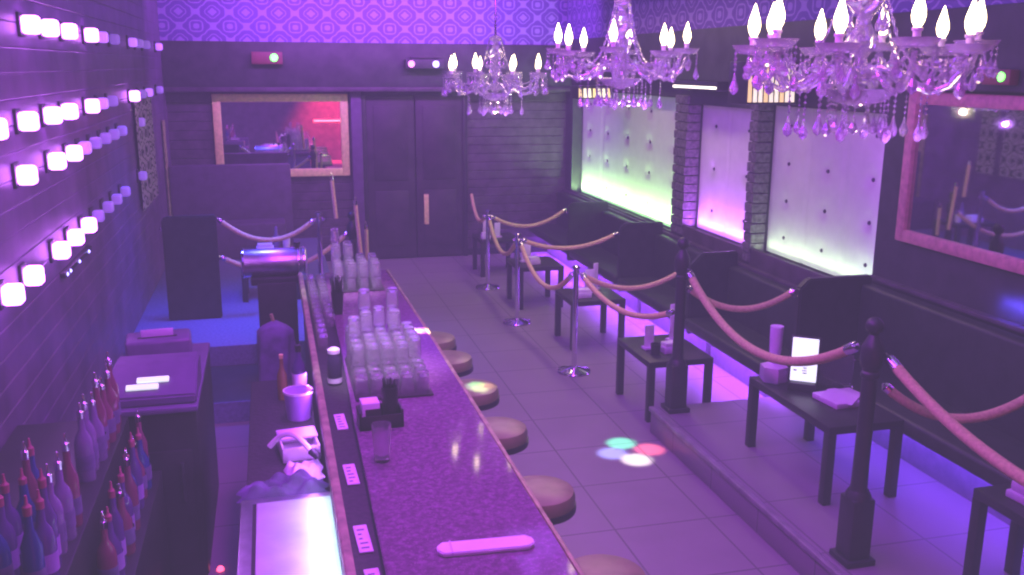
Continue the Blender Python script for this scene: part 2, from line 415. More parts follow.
# ------------------------------------------------------------------ bar counter
BZ = 1.07
t = thing('bar_counter', 'long speckled granite bar counter with a worn wooden inner edge', 'bar counter', (.6, 5, 0))
def loc(pts): return [(x-.6, y-5) for x, y in pts]
bm = NB(); prism(bm, loc([(.29, 1.6), (.95, 1.6), (.93, 5.6), (.905, 7.72), (.385, 7.72), (.36, 5.6), (.33, 4.4)]), 'z', BZ-.045, BZ)
bmesh.ops.bevel(bm, geom=list(bm.edges), offset=.008, segments=2, affect='EDGES')
obj('countertop', bm, M_granite, t, smooth=20)
bm = NB(); prism(bm, loc([(.19, 1.6), (.32, 1.6), (.355, 4.4), (.385, 5.6), (.41, 7.7), (.19, 7.7)]), 'z', BZ-.075, BZ-.05)
obj('drip_mat', bm, M_rubber, t)
bm = NB(); prism(bm, loc([(.172, 1.6), (.208, 1.6), (.210, 7.75), (.175, 7.75)]), 'z', BZ-.09, BZ+.006)
bmesh.ops.bevel(bm, geom=list(bm.edges), offset=.006, segments=2, affect='EDGES')
obj('wooden_edge', bm, M_wood, t)
bm = NB(); prism(bm, loc([(.95, 1.6), (.97, 1.6), (.95, 5.6), (.925, 7.73), (.905, 7.73), (.93, 5.6)]), 'z', BZ-.06, BZ-.002)
bmesh.ops.bevel(bm, geom=list(bm.edges), offset=.005, segments=1, affect='EDGES')
obj('outer_edge', bm, M_wood, t)
bm = NB(); prism(bm, loc([(.20, 1.6), (.80, 1.6), (.78, 7.68), (.20, 7.68)]), 'z', 0, BZ-.08)
obj('bar_front', bm, M_vinyl2, t)
obj('foot_rail', tube(NB(), [(.33, -3.4, .2), (.31, 0, .2), (.29, 2.7, .2)], .022), M_chrome, t)

# ------------------------------------------------------------------ bar stools
def stool():
    t = thing('bar_stool', 'x', 'stool', (0, 0, 0), 0, 'bar stools along the counter')
    obj('seat', lathe(NB(), [(0, .69), (.16, .69), (.172, .70), (.176, .72), (.176, .755), (.168, .778), (.14, .788), (.06, .792), (0, .792)], 40), M_seat, t)
    o = obj('seat_band', lathe(NB(), [(.170, .682), (.181, .684), (.183, .70), (.181, .715), (.170, .716)], 40), M_black, t)
    obj('pole', lathe(NB(), [(.028, .02), (.028, .68), (.05, .69)], 18), M_black, t)
    bm = NB(); pts = [(.15*math.cos(a), .15*math.sin(a), .28) for a in [2*PI*i/28 for i in range(29)]]
    tube(bm, pts, .011, 8, cap=False); tube(bm, [(-.15, 0, .28), (.15, 0, .28)], .009, 8); obj('foot_ring', bm, M_chrome, t)
    obj('base', lathe(NB(), [(0, 0), (.20, 0), (.205, .012), (.18, .025), (.06, .045), (.03, .06), (0, .06)], 36), M_black, t)
    return t
st = stool()
SY = [(1.10, 6.60), (1.12, 6.10), (1.15, 5.45), (1.15, 4.76), (1.16, 3.94), (1.20, 3.14)]
SL = ['bar stool at the far end of the granite bar', 'second bar stool from the far end', 'bar stool whose seat catches the coloured light',
      'pale topped bar stool, fourth from the far end', 'dark round bar stool, second from the camera', 'dark round bar stool nearest the camera']
for i, (x, y) in enumerate(SY):
    if i == 0: st.location = (x, y, 0); st['label'] = SL[0]
    else: dup(st, (x, y, 0), 0, SL[i])

# ------------------------------------------------------------------ stanchions and posts
def stanchion(loc):
    t = thing('stanchion', 'x', 'stanchion', loc, 0, 'chrome rope stanchions')
    obj('base', lathe(NB(), [(0, 0), (.15, 0), (.155, .012), (.15, .022), (.08, .038), (.03, .055), (0, .055)], 36), M_chrome, t)
    obj('pole', lathe(NB(), [(.024, .04), (.024, .93), (.03, .935), (.03, .95), (.024, .955)], 20), M_chrome, t)
    bm = NB(); lathe(bm, [(0, .95), (.024, .95), (.024, .975), (.036, .982), (.036, .998), (.02, 1.008), (0, 1.01)], 24)
    obj('cap', bm, M_chrome, t)
    bm = NB()
    for a in range(4):
        c = Vector((.042*math.cos(a*PI/2), .042*math.sin(a*PI/2), .93))
        pts = [c+Vector((.012*math.cos(s)*math.cos(a*PI/2), .012*math.cos(s)*math.sin(a*PI/2), .012*math.sin(s))) for s in [2*PI*i/10 for i in range(11)]]
        tube(bm, pts, .004, 6, cap=False)
    obj('rope_ring', bm, M_chrome, t)
    return t
s0 = stanchion((2.62, 7.79, 0)); s0['label'] = 'chrome stanchion nearest the raised platform'
dup(s0, (2.54, 9.55, 0), 0, 'chrome stanchion in the middle of the three on the tiled floor')
dup(s0, (2.60, 11.24, 0), 0, 'chrome stanchion farthest away near the back wall')
dup(s0, (.43, 9.2, .35), 0, 'chrome stanchion left of centre behind the far end of the bar')
def post(loc, h=1.34):
    t = thing('rope_post', 'x', 'post', loc, 0, 'dark turned rope posts')
    bm = NB(); box(bm, -.085, .085, -.085, .085, 0, .035, .006); box(bm, -.065, .065, -.065, .065, .03, .37, .012); lathe(bm, [(.07, .365), (.062, .39), (.05, .41)], 24)
    obj('base', bm, M_black, t)
    obj('shaft', lathe(NB(), [(.05, .39), (.042, .43), (.040, .6), (.038, 1.02), (.046, 1.03), (.046, 1.05), (.038, 1.06), (.04, 1.08)], 28), M_black, t)
    obj('collar', lathe(NB(), [(.038, 1.07), (.052, 1.085), (.056, 1.12), (.056, 1.18), (.048, 1.20), (.03, 1.235), (.022, 1.25)], 28), M_black, t)
    obj('finial', lathe(NB(), [(.02, 1.245)]+[(.045*math.sin(a), 1.295-.045*math.cos(a)) for a in [PI*i/12 for i in range(2, 12)]]+[(0, 1.34)], 24), M_black, t)
    return t
p0 = post((2.9, 6.18, PL)); p0['label'] = 'dark ball-topped rope post at the corner of the platform'
dup(p0, (2.89, 3.89, PL), 0, 'dark ball-topped rope post in the right foreground on the platform')
dup(p0, (2.89, 1.5, PL), 0, 'dark ball-topped rope post outside the right edge')
dup(p0, (.76, 9.3, 0), 0, 'dark rope post beyond the bar with ropes hung from it')

# ------------------------------------------------------------------ velvet ropes
def rope(a, b, sag, label, m=M_rope, r=.024, group='velvet ropes'):
    a = Vector(a); b = Vector(b); mid = (a+b)/2
    t = thing('velvet_rope', label, 'rope', mid, 0, group)
    n = 56; pts = []
    for i in range(n+1):
        s = i/n; p = a.lerp(b, s); p.z -= sag*4*s*(1-s); pts.append(p-mid)
    obj('rope', tube(NB(), pts[2:-2], r, 12), m, t)
    for e in ((0, 1, 2, 3), (n, n-1, n-2, n-3)):
        bm = NB(); q = [pts[i] for i in e]
        tube(bm, [q[1].lerp(q[0], .3), q[1], q[2], q[2].lerp(q[3], .6)], r*1.08, 12, taper=[.75, .95, 1, 1])
        tube(bm, [q[0], q[0].lerp(q[1], .8)], r*.35, 8)
        obj('hook', bm, M_chrome, t)
    return t
ZR = .93
rope((2.66, 7.74, ZR), (2.87, 6.22, .97), .17, 'tan velvet rope from nearest stanchion to the platform post')
rope((2.66, 7.79, ZR), (3.74, 7.85, .93), .17, 'tan velvet rope from nearest stanchion back to the booth divider')
rope((2.55, 9.50, ZR), (2.61, 7.84, ZR), .30, 'tan velvet rope slung between the middle and nearest stanchions')
rope((2.58, 9.55, ZR), (3.71, 9.61, .95), .13, 'tan velvet rope from middle stanchion back to its divider')
rope((2.60, 11.19, ZR), (2.55, 9.60, ZR), .30, 'tan velvet rope slung between the farthest and middle stanchions')
rope((2.64, 11.24, ZR), (3.68, 11.38, .97), .18, 'tan velvet rope from farthest stanchion back to its divider')
rope((2.58, 11.28, ZR), (2.82, 13.28, .97), .22, 'tan velvet rope from farthest stanchion to the back doorway')
rope((2.92, 6.13, 1.31), (2.86, 3.95, 1.385), .33, 'rose tan velvet rope sagging between the two platform posts', M_ropepink, .028)
rope((2.94, 6.17, 1.17), (3.635, 5.82, 1.19), .16, 'rose velvet rope from far platform post to the tall divider', M_ropepink, .025)
rope((2.93, 3.84, 1.36), (2.92, 1.55, 1.40), .27, 'rose velvet rope leaving the foreground post towards the right edge', M_ropepink, .028)
rope((2.955, 3.87, 1.19), (3.655, 3.5, 1.29), .20, 'rose velvet rope from foreground post curving up to the right', M_ropepink, .025)
rope((-.52, 9.2, 1.33), (.39, 9.2, 1.285), .21, 'tan velvet rope hung in front of the left booth')
rope((-.52, 9.15, .97), (.73, 9.3, 1.14), .25, 'lower tan velvet rope passing behind the metal drum')
def hangrope(x, y, z0, z1, label, dx=.03, m=M_rope):
    t = thing('velvet_rope', label, 'rope', (x, y, z0), 0, 'velvet ropes hanging unused')
    obj('rope', tube(NB(), [(dx*s, 0, (z1-z0)*s-.03) for s in [i/10 for i in range(11)]], .02, 12), m, t)
    bm = NB(); tube(bm, [(0, 0, -.05), (0, 0, -.005)], .021, 12); tube(bm, [(0, 0, 0), (0, .012, .025), (0, .03, .02)], .006, 8); obj('hook', bm, M_chrome, t)
hangrope(.575, 9.30, 1.70, 1.30, 'short tan rope end hanging below the gold mirror', .03)
hangrope(.79, 9.22, 1.46, .93, 'tan velvet rope hanging straight down from the far dark post', .04)
hangrope(.90, 9.32, 1.20, .85, 'reddish rope end hanging right of the far dark post', .0, M_ropepink)

# ------------------------------------------------------------------ benches and dividers
def bench(y0, y1, zf, label):
    t = thing('banquette', label, 'bench', (XR, (y0+y1)/2, zf), 0, 'banquette benches along the right wall'); w = (y1-y0)/2-.01
    obj('seat', box(NB(), -.60, -.12, -w, w, .34, .45, .03, 3), M_vinyl, t)
    obj('backrest', box(NB(), -.17, -.052, -w, w, .42, .93 if zf == 0 else 1.02, .03, 3), M_vinyl, t)
    obj('base', box(NB(), -.30, -.002, -w, w, 0, .335), M_benchbase, t)
    area('under seat glow', (XR-.42, (y0+y1)/2, zf+.325), (0, math.radians(-12), 0), .06, 2*w-.05, (.32, .06, 1) if zf == 0 else (.20, .05, 1), (32 if zf == 0 else 13)*w, 170)
    o = obj('light_strip', box(NB(), -.335, -.31, -w+.02, w-.02, .315, .335), M_ledviolet if zf == 0 else M_ledblue, t); o['label'] = 'violet light strip under the seat'
M_benchbase = mat('grey bench plinth', (.20, .17, .22), .5, noise=.15)
M_ledblue = mat('blue violet light strip', (.4, .2, 1), .3, emit=(.22, .06, 1), es=7)
bench(11.42, 13.3, 0, 'black banquette bench against the right wall, farthest booth')
bench(9.65, 11.34, 0, 'black banquette bench below the green lit panel')
bench(7.89, 9.57, 0, 'black banquette bench below the violet panel')
bench(6.29, 7.81, 0, 'black banquette bench beside the platform end')
bench(3.54, 5.78, PL, 'black banquette bench on the platform below the rose mirror')
bench(1.3, 3.46, PL, 'black banquette bench nearest the camera on the platform')
def divider(x0, x1, y, z0, z1, label, cut=.06, th=.07):
    t = thing('booth_divider', label, 'divider', (x1, y, z0), 0, 'upholstered booth dividers')
    w = x1-x0; h = z1-z0
    bm = NB(); prism(bm, [(-w, 0), (0, 0), (0, h), (-w+cut, h), (-w, h-cut)], 'y', -th/2, th/2)
    bmesh.ops.bevel(bm, geom=list(bm.edges), offset=.012, segments=2, affect='EDGES')
    obj('panel', bm, M_vinyl, t)
    obj('rope_ring', tube(NB(), [(-w-.01+.014*math.cos(a), 0, h-.12+.014*math.sin(a)) for a in [2*PI*i/12 for i in range(13)]], .004, 6, cap=False), M_chrome, t)
divider(3.70, XR-.06, 11.38, .28, 1.04, 'black booth divider farthest along the right wall', .04)
divider(3.73, XR-.06, 9.61, .28, 1.06, 'black booth divider under the green lit panel')
divider(3.76, XR-.06, 7.85, .28, 1.06, 'black booth divider with a clipped corner under the violet panel', .12)
divider(3.65, XR-.06, 5.82, .48, 1.27, 'tall black booth divider on the platform beside the lit tablet', .07)
divider(3.66, XR-.06, 3.5, .48, 1.27, 'black booth divider outside the right edge')
divider(-1.02, -.53, 9.2, .352, 1.36, 'black booth divider at the left beyond the wall lamps', .03)
t = thing('booth_screen', 'tall plum upholstered screen covering the corner of the gold mirror', 'screen', (-.45, 12.55, .35))
bm = NB(); box(bm, -.80, .70, -.06, .06, 0, 1.15, .02); obj('panel', bm, M_vinyl2, t)
obj('seat', box(NB(), -.78, .60, -.5, -.07, 0, .45, .03), M_vinyl2, t)
obj('side_post', box(NB(), -.835, -.81, -.075, .075, 0, 1.72, .006), M_wood, t)

# ------------------------------------------------------------------ tables
def table(x0, x1, y0, y1, zf, label, h=.5):
    t = thing('low_table', label, 'table', ((x0+x1)/2, (y0+y1)/2, zf), 0, 'black low cocktail tables')
    a = (x1-x0)/2; b = (y1-y0)/2
    obj('table_top', box(NB(), -a, a, -b, b, h-.05, h, .005), M_black, t)
    for sx in (-1, 1):
        for sy in (-1, 1):
            obj('leg', box(NB(), sx*(a-.055) if sx > 0 else -a, a if sx > 0 else -a+.055, sy*(b-.055) if sy > 0 else -b, b if sy > 0 else -b+.055, 0, h-.048, .004), M_black, t)
table(2.79, 3.34, 6.45, 7.16, 0, 'black low table on the tiled floor behind the platform post')
table(3.09, 3.60, 4.48, 5.44, PL, 'long black low table on the platform holding the lit tablet')
table(2.80, 3.36, 8.42, 9.0, 0, 'black low table behind the nearest chrome stanchion')
table(2.70, 3.24, 10.08, 10.66, 0, 'black low table behind the middle chrome stanchion')
table(2.65, 3.18, 11.85, 12.4, 0, 'black low table farthest away near the back wall')
table(3.34, 3.65, 2.55, 3.60, PL, 'black low table cut by the lower right corner')
table(-.35, .25, 9.75, 10.2, .35, 'black low table in the left booth behind the hanging rope')

def menu(x, y, z, rz, label, w=.10, h=.22):
    t = thing('menu_stand', label, 'menu stand', (x, y, z), rz, 'table menu stands')
    obj('base', box(NB(), -w*.6, w*.6, -.04, .04, 0, .02, .004), M_lilac, t)
    bm = NB(); box(bm, -w/2, w/2, -.006, .006, .018, h, .003); obj('card', bm, M_white, t)
def napbox(x, y, z, rz, label, s=.07, m=M_lilac):
    t = thing('napkin_holder', label, 'napkin holder', (x, y, z), rz, 'napkin holders on the low tables')
    obj('box', box(NB(), -s, s, -s*.8, s*.8, 0, .055, .006), m, t)
    obj('napkins', box(NB(), -s*.85, s*.85, -s*.65, s*.65, .05, .085, .004), M_white, t)
menu(2.93, 6.80, .5, .1, 'white menu card on the table behind the platform post', .085, .2)
menu(3.24, 6.98, .5, .3, 'taller lilac menu card right of the platform post', .12, .32)
napbox(3.06, 6.68, .5, .1, 'lilac napkin box beside the platform post')
o = obj('votive_cup', lathe(NB(), [(0, 0), (.035, 0), (.042, .09), (.037, .09), (.031, .01), (0, .01)], 20), M_black, None, (2.92, 6.64, .5)); tag(o, 'small dark cup in front of the white menu card', 'cup')
menu(3.10, 8.78, .5, .1, 'white menu card behind the nearest chrome stanchion', .10, .24)
menu(3.20, 8.88, .5, .4, 'thin menu card right behind the nearest stanchion', .06, .28)
napbox(2.97, 8.60, .5, 0, 'white napkin box behind the nearest chrome stanchion', .075, M_white)
menu(2.87, 10.4, .5, .2, 'pale menu card behind the middle stanchion', .12, .22)
napbox(2.92, 10.26, .5, .2, 'napkin box on the table behind the middle stanchion')
menu(2.78, 12.1, .5, 0, 'pale menu card on the farthest low table', .10, .30)
menu(2.92, 12.05, .5, .3, 'second pale menu card on the farthest low table', .09, .2)
napbox(2.74, 11.98, .5, 0, 'white napkin box on the farthest low table', .06, M_white)
napbox(-.10, 9.9, .85, 0, 'grey napkin box on the left booth table', .09, M_white)
o = obj('paper_cup', lathe(NB(), [(0, 0), (.032, 0), (.042, .13), (.038, .13), (.03, .01), (0, .01)], 20), M_white, None, (.12, 9.92, .85)); tag(o, 'white cup on the left booth table', 'cup')
o = obj('dark_bottle', lathe(NB(), [(0, 0), (.036, 0), (.038, .12), (.016, .18), (.014, .24), (0, .24)], 20), BOT[3], None, (.02, 10.0, .85)); tag(o, 'bottle standing behind the left booth napkin box', 'bottle')
# long platform table: lilac dispenser, lit tablet, open paper box
t = thing('cup_dispenser', 'lilac upright dispenser on a squat box beside the lit tablet', 'dispenser', (3.21, 5.33, .7), .3); t.scale = (1.2, 1.2, 1.22)
obj('base', lathe(NB(), [(0, 0), (.075, 0), (.08, .01), (.078, .085), (.03, .10), (0, .10)], 6), M_lilac, t)
obj('holder', lathe(NB(), [(0, .098), (.018, .10), (.034, .17), (.037, .31), (.030, .31), (0, .30)], 20), M_lilac, t)
t = thing('menu_tablet', 'glowing white tablet standing upright on the platform table', 'tablet', (3.30, 5.12, .7), -.62)
obj('stand', box(NB(), -.075, .075, -.05, .06, 0, .045, .006), M_black, t)
t.scale = (1.2, 1.2, 1.22)
T = Matrix.Rotation(-.10, 4, 'X')
bm = NB(); box(bm, -.08, .08, -.008, .008, .03, .29, .006); bmesh.ops.transform(bm, matrix=T, verts=list(bm.verts)); b_ = obj('body', bm, M_black, t)
bm = NB(); box(bm, -.068, .068, -.0105, -.006, .045, .28, .002); bmesh.ops.transform(bm, matrix=T, verts=list(bm.verts)); s_ = obj('screen', bm, M_screen, t); s_['label'] = 'glowing white screen'
bm = NB()
for (x, z, w, h) in ((-.045, .10, .018, .010), (-.045, .125, .016, .012), (.006, .088, .022, .008), (.004, .102, .026, .007), (.006, .116, .020, .008), (.012, .132, .014, .010), (.018, .15, .008, .008)):
    box(bm, x-w/2+.0, x+w/2, -.0125, -.0100, z, z+h*.7)
bmesh.ops.transform(bm, matrix=T, verts=list(bm.verts)); obj('screen_marks', bm, M_ink, s_)
t = thing('paper_box', 'open lilac paper box lying on the platform table', 'box', (3.43, 4.86, .7), .1); t.scale = (1.2, 1.2, 1.2)
obj('tray', box(NB(), -.12, .12, -.10, .10, 0, .03, .004), M_lilac, t)
bm = NB(); prism(bm, [(-.12, .03), (.0, .055), (.12, .03)], 'y', -.1, .1); bmesh.ops.transform(bm, matrix=Matrix.Rotation(.5, 4, 'Z') @ Matrix.Scale(.86, 4), verts=list(bm.verts)); obj('flap', bm, M_lilac, t)
t = thing('acrylic_stand', 'clear acrylic sign stand behind the open paper box', 'sign stand', (3.52, 5.12, .7), -.3)
obj('sheet', box(NB(), -.13, .13, -.003, .003, .012, .22, .001), mat('clear acrylic', (.9, .9, .95), .05, trans=.95, ior=1.1), t); obj('foot', box(NB(), -.13, .13, -.03, .03, 0, .014, .003), mat('clear acrylic', (1, 1, 1)), t)
t = thing('napkin_holder', 'pink napkin stack on the table at the lower right corner', 'napkin holder', (3.50, 3.40, .7), .1)
obj('box', box(NB(), -.07, .1, -.09, .09, 0, .04, .008), M_lilac, t); obj('napkins', box(NB(), -.06, .09, -.08, .08, .035, .10, .02), M_lilac, t)

# ------------------------------------------------------------------ glassware on the bar
def glass_tumbler(r=.037, h=.105):
    return lathe(NB(), [(0, h), (r*.82, h), (r*.86, h-.006), (r, 0), (r*.93, 0), (r*.80, h-.018), (0, h-.018)], 18)
gm = glass_tumbler()
me_t = obj('tumbler', gm, M_glass)
first = [True]
def tumbler(x, y, z, label, group, s=1):
    if first[0]: o = me_t; first[0] = False
    else: o = me_t.copy(); C.objects.link(o)
    o.location = (x, y, z); o.scale = (1, 1, s); tag(o, label, 'glass', group)
gh = .1055
rg = random.Random(3)
tiern = ['bottom tier', 'second tier', 'third tier', 'fourth tier', 'topmost tier']
def stack(x0, y0, rows, cols, px, py, heights, where):
    for r in range(rows):
        for c in range(cols):
            for k in range(heights[r][c]):
                tumbler(x0+c*px+rg.uniform(-.003, .003), y0+r*py+rg.uniform(-.003, .003), BZ+.012+k*gh, 'clear upturned tumbler in the %s of the %s' % (tiern[min(k, 4)], where), 'tumblers on the '+where)
# near stack on a tray
HN = [[1, 1, 1, 1, 1], [1, 1, 1, 1, 1], [2, 2, 2, 2, 1], [2, 2, 2, 2, 2], [3, 2, 2, 2, 2], [2, 3, 2, 3, 2], [2, 3, 3, 3, 2]]
HN[5][3] = 3; HN[6][1] = 4; HN[6][3] = 4
stack(.40, 4.62, 7, 5, .080, .10, HN, 'near glass stack')
tag(obj('glass_tray', box(NB(), .362, .765, 4.56, 5.30, BZ, BZ+.012, .004), M_rubber), 'dark tray under the near glass stack', 'tray')
HF = [[2, 2, 2, 2], [2, 2, 2, 2], [3, 3, 2, 2], [3, 3, 2, 2]]
HF[3][0] = 4
stack(.46, 7.02, 4, 4, .095, .11, HF, 'far glass stack')
tag(obj('glass_tray', box(NB(), .41, .80, 6.96, 7.42, BZ, BZ+.012, .004), M_rubber), 'dark tray under the far glass stack', 'tray')
# glasses in the drip channel along the inner edge
for k in range(15):
    y = 5.72+k*.125
    for j in range(2 if k > 3 else 1):
        o = me_t.copy(); C.objects.link(o); o.location = (.262+j*.078, y, BZ-.05); o.scale = (.95, .95, .85)
        tag(o, 'short clear glass in the row %s' % ('along the wooden inner edge' if j == 0 else 'along the granite side of the channel'), 'glass', 'short glasses lined up in the channel, %s' % ('wood side' if j == 0 else 'granite side'))
# pint glass, caddy, straw cups
t = thing('pint_glass', 'tall clear pint glass standing alone on the granite bar', 'glass', (.405, 3.80, BZ))
obj('glass', lathe(NB(), [(0, 0), (.030, 0), (.033, .01), (.043, .17), (.040, .17), (.031, .02), (0, .015)], 28), M_glass, t)
t = thing('bar_caddy', 'black bar caddy of straws and napkins beside the near glass stack', 'caddy', (.44, 4.22, BZ), .05)
bm = NB(); box(bm, -.10, .11, -.06, .06, 0, .02, .005)
for x0, x1 in ((-.10, -.088), (.098, .11)): box(bm, x0, x1, -.06, .06, 0, .09, .003)
box(bm, -.10, .11, -.06, -.05, 0, .07, .003); box(bm, -.10, .11, .05, .06, 0, .09, .003); obj('tray', bm, M_black, t)
obj('straw_cup', lathe(NB(), [(0, .018), (.036, .018), (.040, .19), (.034, .19), (.03, .03), (0, .03)], 20), M_black, t, (.055, 0, 0))
bm = NB()
for i in range(16):
    a = i*2.4; r = .005*math.sqrt(i)*1.3; tube(bm, [(r*math.cos(a), r*math.sin(a), .03), (r*1.6*math.cos(a), r*1.6*math.sin(a), .225)], .003, 5)
obj('straws', bm, M_black, t, (.055, 0, 0))
obj('napkins', box(NB(), -.085, .0, -.045, .045, .02, .13, .004), M_white, t)
obj('napkin_cup', box(NB(), -.07, .005, -.048, -.043, .02, .10, .002), M_black, t)
t = thing('straw_holder', 'tall black straw holder beside the far glasses', 'straw holder', (.40, 6.35, BZ))
obj('cup', lathe(NB(), [(0, 0), (.032, 0), (.045, .16), (.04, .16), (.028, .01), (0, .01)], 20), M_black, t)
bm = NB()
for i in range(20):
    a = i*2.4; r = .006*math.sqrt(i); tube(bm, [(r*math.cos(a), r*math.sin(a), .02), (r*1.7*math.cos(a), r*1.7*math.sin(a), .25+.02*math.sin(i*3))], .0035, 5)
obj('straws', bm, M_black, t)
# dark bottle in the channel
t = thing('syrup_bottle', 'dark bottle with a pale cap standing in the inner channel', 'bottle', (.285, 5.02, BZ-.05))
obj('body', lathe(NB(), [(0, 0), (.036, 0), (.04, .01), (.04, .14), (.03, .17), (.024, .18), (0, .18)], 24), mat('dark plastic', (.05, .03, .08), .3, noise=.1), t)
obj('cap', lathe(NB(), [(.022, .178), (.034, .18), (.034, .20), (.02, .21), (0, .21)], 20), M_white, t); obj('label_band', lathe(NB(), [(.0405, .012), (.0412, .012), (.0412, .04), (.0405, .04)], 24), M_white, t)
# paper tags in the channel
for k, (x, y) in enumerate(((.272, 4.42), (.268, 3.79), (.262, 3.21), (.27, 2.88))):
    t = thing('paper_tag', 'white printed tag in the inner channel, %s from the camera' % ['fourth', 'third', 'second', 'first'][k], 'tag', (x, y, BZ-.05), .03, 'white tags in the drip channel')
    obj('paper', box(NB(), -.026, .026, -.105, .105, .001, .008, .002), M_white, t)
    bm = NB(); rr = random.Random(k)
    for i in range(5): box(bm, -.015, -.015+rr.uniform(.012, .03), -.08+i*.035, -.07+i*.035, .008, .0088)
    obj('printed_marks', bm, M_ink, t)
# pale strip on the bar
t = thing('bar_strip', 'long pale lilac strip with clipped ends lying on the granite', 'strip', (.675, 2.95, BZ), -.06)
bm = NB(); prism(bm, [(-.175, -.018), (-.155, -.042), (.15, -.042), (.175, -.02), (.175, .02), (.15, .042), (-.155, .042), (-.175, .018)], 'z', 0, .018); bmesh.ops.bevel(bm, geom=list(bm.edges), offset=.004, segments=2, affect='EDGES')
obj('body', bm, M_white, t); obj('seam', box(NB(), -.128, -.122, -.043, .043, .006, .0195), M_lilac, t)

# ------------------------------------------------------------------ behind the bar
t = thing('ice_bin', 'stainless steel ice bin with a shiny lid behind the bar', 'ice bin', (0, 3.55, 0))
obj('cabinet', box(NB(), -.20, .19, -.75, .48, .06, .80, .01), M_steel, t)
bm = NB(); box(bm, -.21, .20, -.76, .49, .79, .84, .01); obj('rim', bm, M_steel, t)
obj('lid', box(NB(), -.14, .185, -.7, .40, .835, .862, .008), mat('bright lid steel', (.80, .86, .9), .35, .35, noise=.1, nscale=6, bump=.05), t)
bm = NB(); box(bm, -.155, -.142, -.7, .415, .835, .85, .002); box(bm, -.155, .185, .402, .415, .835, .85, .002); obj('gasket', bm, M_rubber, t)
bm = NB()
for x in (-.17, .16):
    for y in (-.7, .44): box(bm, x-.02, x+.02, y-.02, y+.02, 0, .065)
obj('leg', bm, M_steel, t)
def cloth(cx, cy, cz, w, d, h, seed, name, label, cat, m, nx=26, ny=16):
    rr = random.Random(seed); ph = [rr.uniform(0, 6) for _ in range(6)]; bm = NB(); g = []
    for i in range(nx+1):
        row = []
        for j in range(ny+1):
            u = i/nx*2-1; v = j/ny*2-1
            e = max(0, 1-max(abs(u), abs(v))**4)
            zz = h*e*(.55+.25*math.sin(4*u+3*v+ph[0])+.2*math.sin(9*u-5*v+ph[1])+.12*math.sin(14*v+6*u+ph[2]))
            row.append(bm.verts.new((u*w/2*(1+.08*math.sin(5*v+ph[3])), v*d/2*(1+.1*math.sin(6*u+ph[4])), max(.003, zz))))
        g.append(row)
    for i in range(nx):
        for j in range(ny): bm.faces.new((g[i][j], g[i+1][j], g[i+1][j+1], g[i][j+1]))
    o = obj(name, bm, m, None, (cx, cy, cz), smooth=80); return tag(o, label, cat)
t = thing('bar_sink', 'dark sink unit behind the ice bin below the bar', 'sink', (0, 4.9, 0))
obj('cabinet', box(NB(), -.17, .15, -.82, .9, 0, .78, .01), M_black, t)
obj('worktop', box(NB(), -.19, .165, -.84, .92, .775, .80, .006), M_rubber, t)
cloth(-.02, 4.17, .80, .40, .17, .09, 2, 'bar_cloth', 'crumpled dark violet cloth behind the ice bin', 'cloth', M_cloth)
cloth(.08, 4.36, .80, .18, .20, .06, 5, 'bar_towel', 'folded white towel beside the crumpled violet cloth', 'towel', M_towel)
t = thing('white_tub', 'white plastic tub leaning behind the bar', 'tub', (.07, 4.62, .80), .1)
bm = NB(); box(bm, -.10, .09, -.12, .12, 0, .012, .004)
for a in ((-.10, -.09, -.12, .12), (.08, .09, -.12, .12), (-.10, .09, -.12, -.11), (-.10, .09, .11, .12)): box(bm, *a, 0, .075, .004)
obj('body', bm, M_white, t); obj('lid', box(NB(), -.105, .095, -.01, .125, .075, .088, .005), M_lilac, t)
t = thing('drink_hose', 'curved white hose lying over the white tub', 'hose', (.02, 4.5, .88), 0)
obj('hose', tube(NB(), [(-.10+.2*s, .02-.10*s*s, .005+.07*math.sin(PI*s)) for s in [i/16 for i in range(17)]], .014, 10), M_white, t)
obj('nozzle', tube(NB(), [(.10, -.08, .005), (.13, -.11, -.012), (.135, -.115, -.02)], .02, 10), M_black, t)
t = thing('ice_bucket', 'violet plastic bucket behind the bar under a bottle', 'bucket', (.085, 5.12, .80))
obj('body', lathe(NB(), [(0, 0), (.066, 0), (.082, .16), (.076, .16), (.062, .01), (0, .01)], 28), M_bucket, t)
obj('rim', lathe(NB(), [(.076, .155), (.086, .155), (.086, .167), (.076, .167)], 28), M_white, t)
t = thing('liquor_bottle', 'violet bottle with a pale scribbled label behind the bar', 'bottle', (.10, 5.42, .80))
obj('body', lathe(NB(), [(0, 0), (.038, 0), (.042, .01), (.042, .19), (.035, .22), (.016, .26), (.015, .31), (0, .31)], 24), BOT[0], t)
obj('cap', lathe(NB(), [(.017, .30), (.018, .34), (0, .34)], 16), M_black, t)
obj('label_band', lathe(NB(), [(.0422, .10), (.0430, .10), (.0430, .17), (.0422, .17)], 24), M_lilac, t)
t = thing('squeeze_bottle', 'slim amber bottle left of the violet bottle', 'bottle', (.0, 5.45, .80))
obj('body', lathe(NB(), [(0, 0), (.028, 0), (.03, .02), (.03, .15), (.012, .2), (.01, .26), (0, .26)], 20), mat('amber glass', (.30, .22, .08), .2, trans=.2), t); obj('cap', lathe(NB(), [(.012, .255), (.013, .28), (0, .28)], 12), M_gold, t)
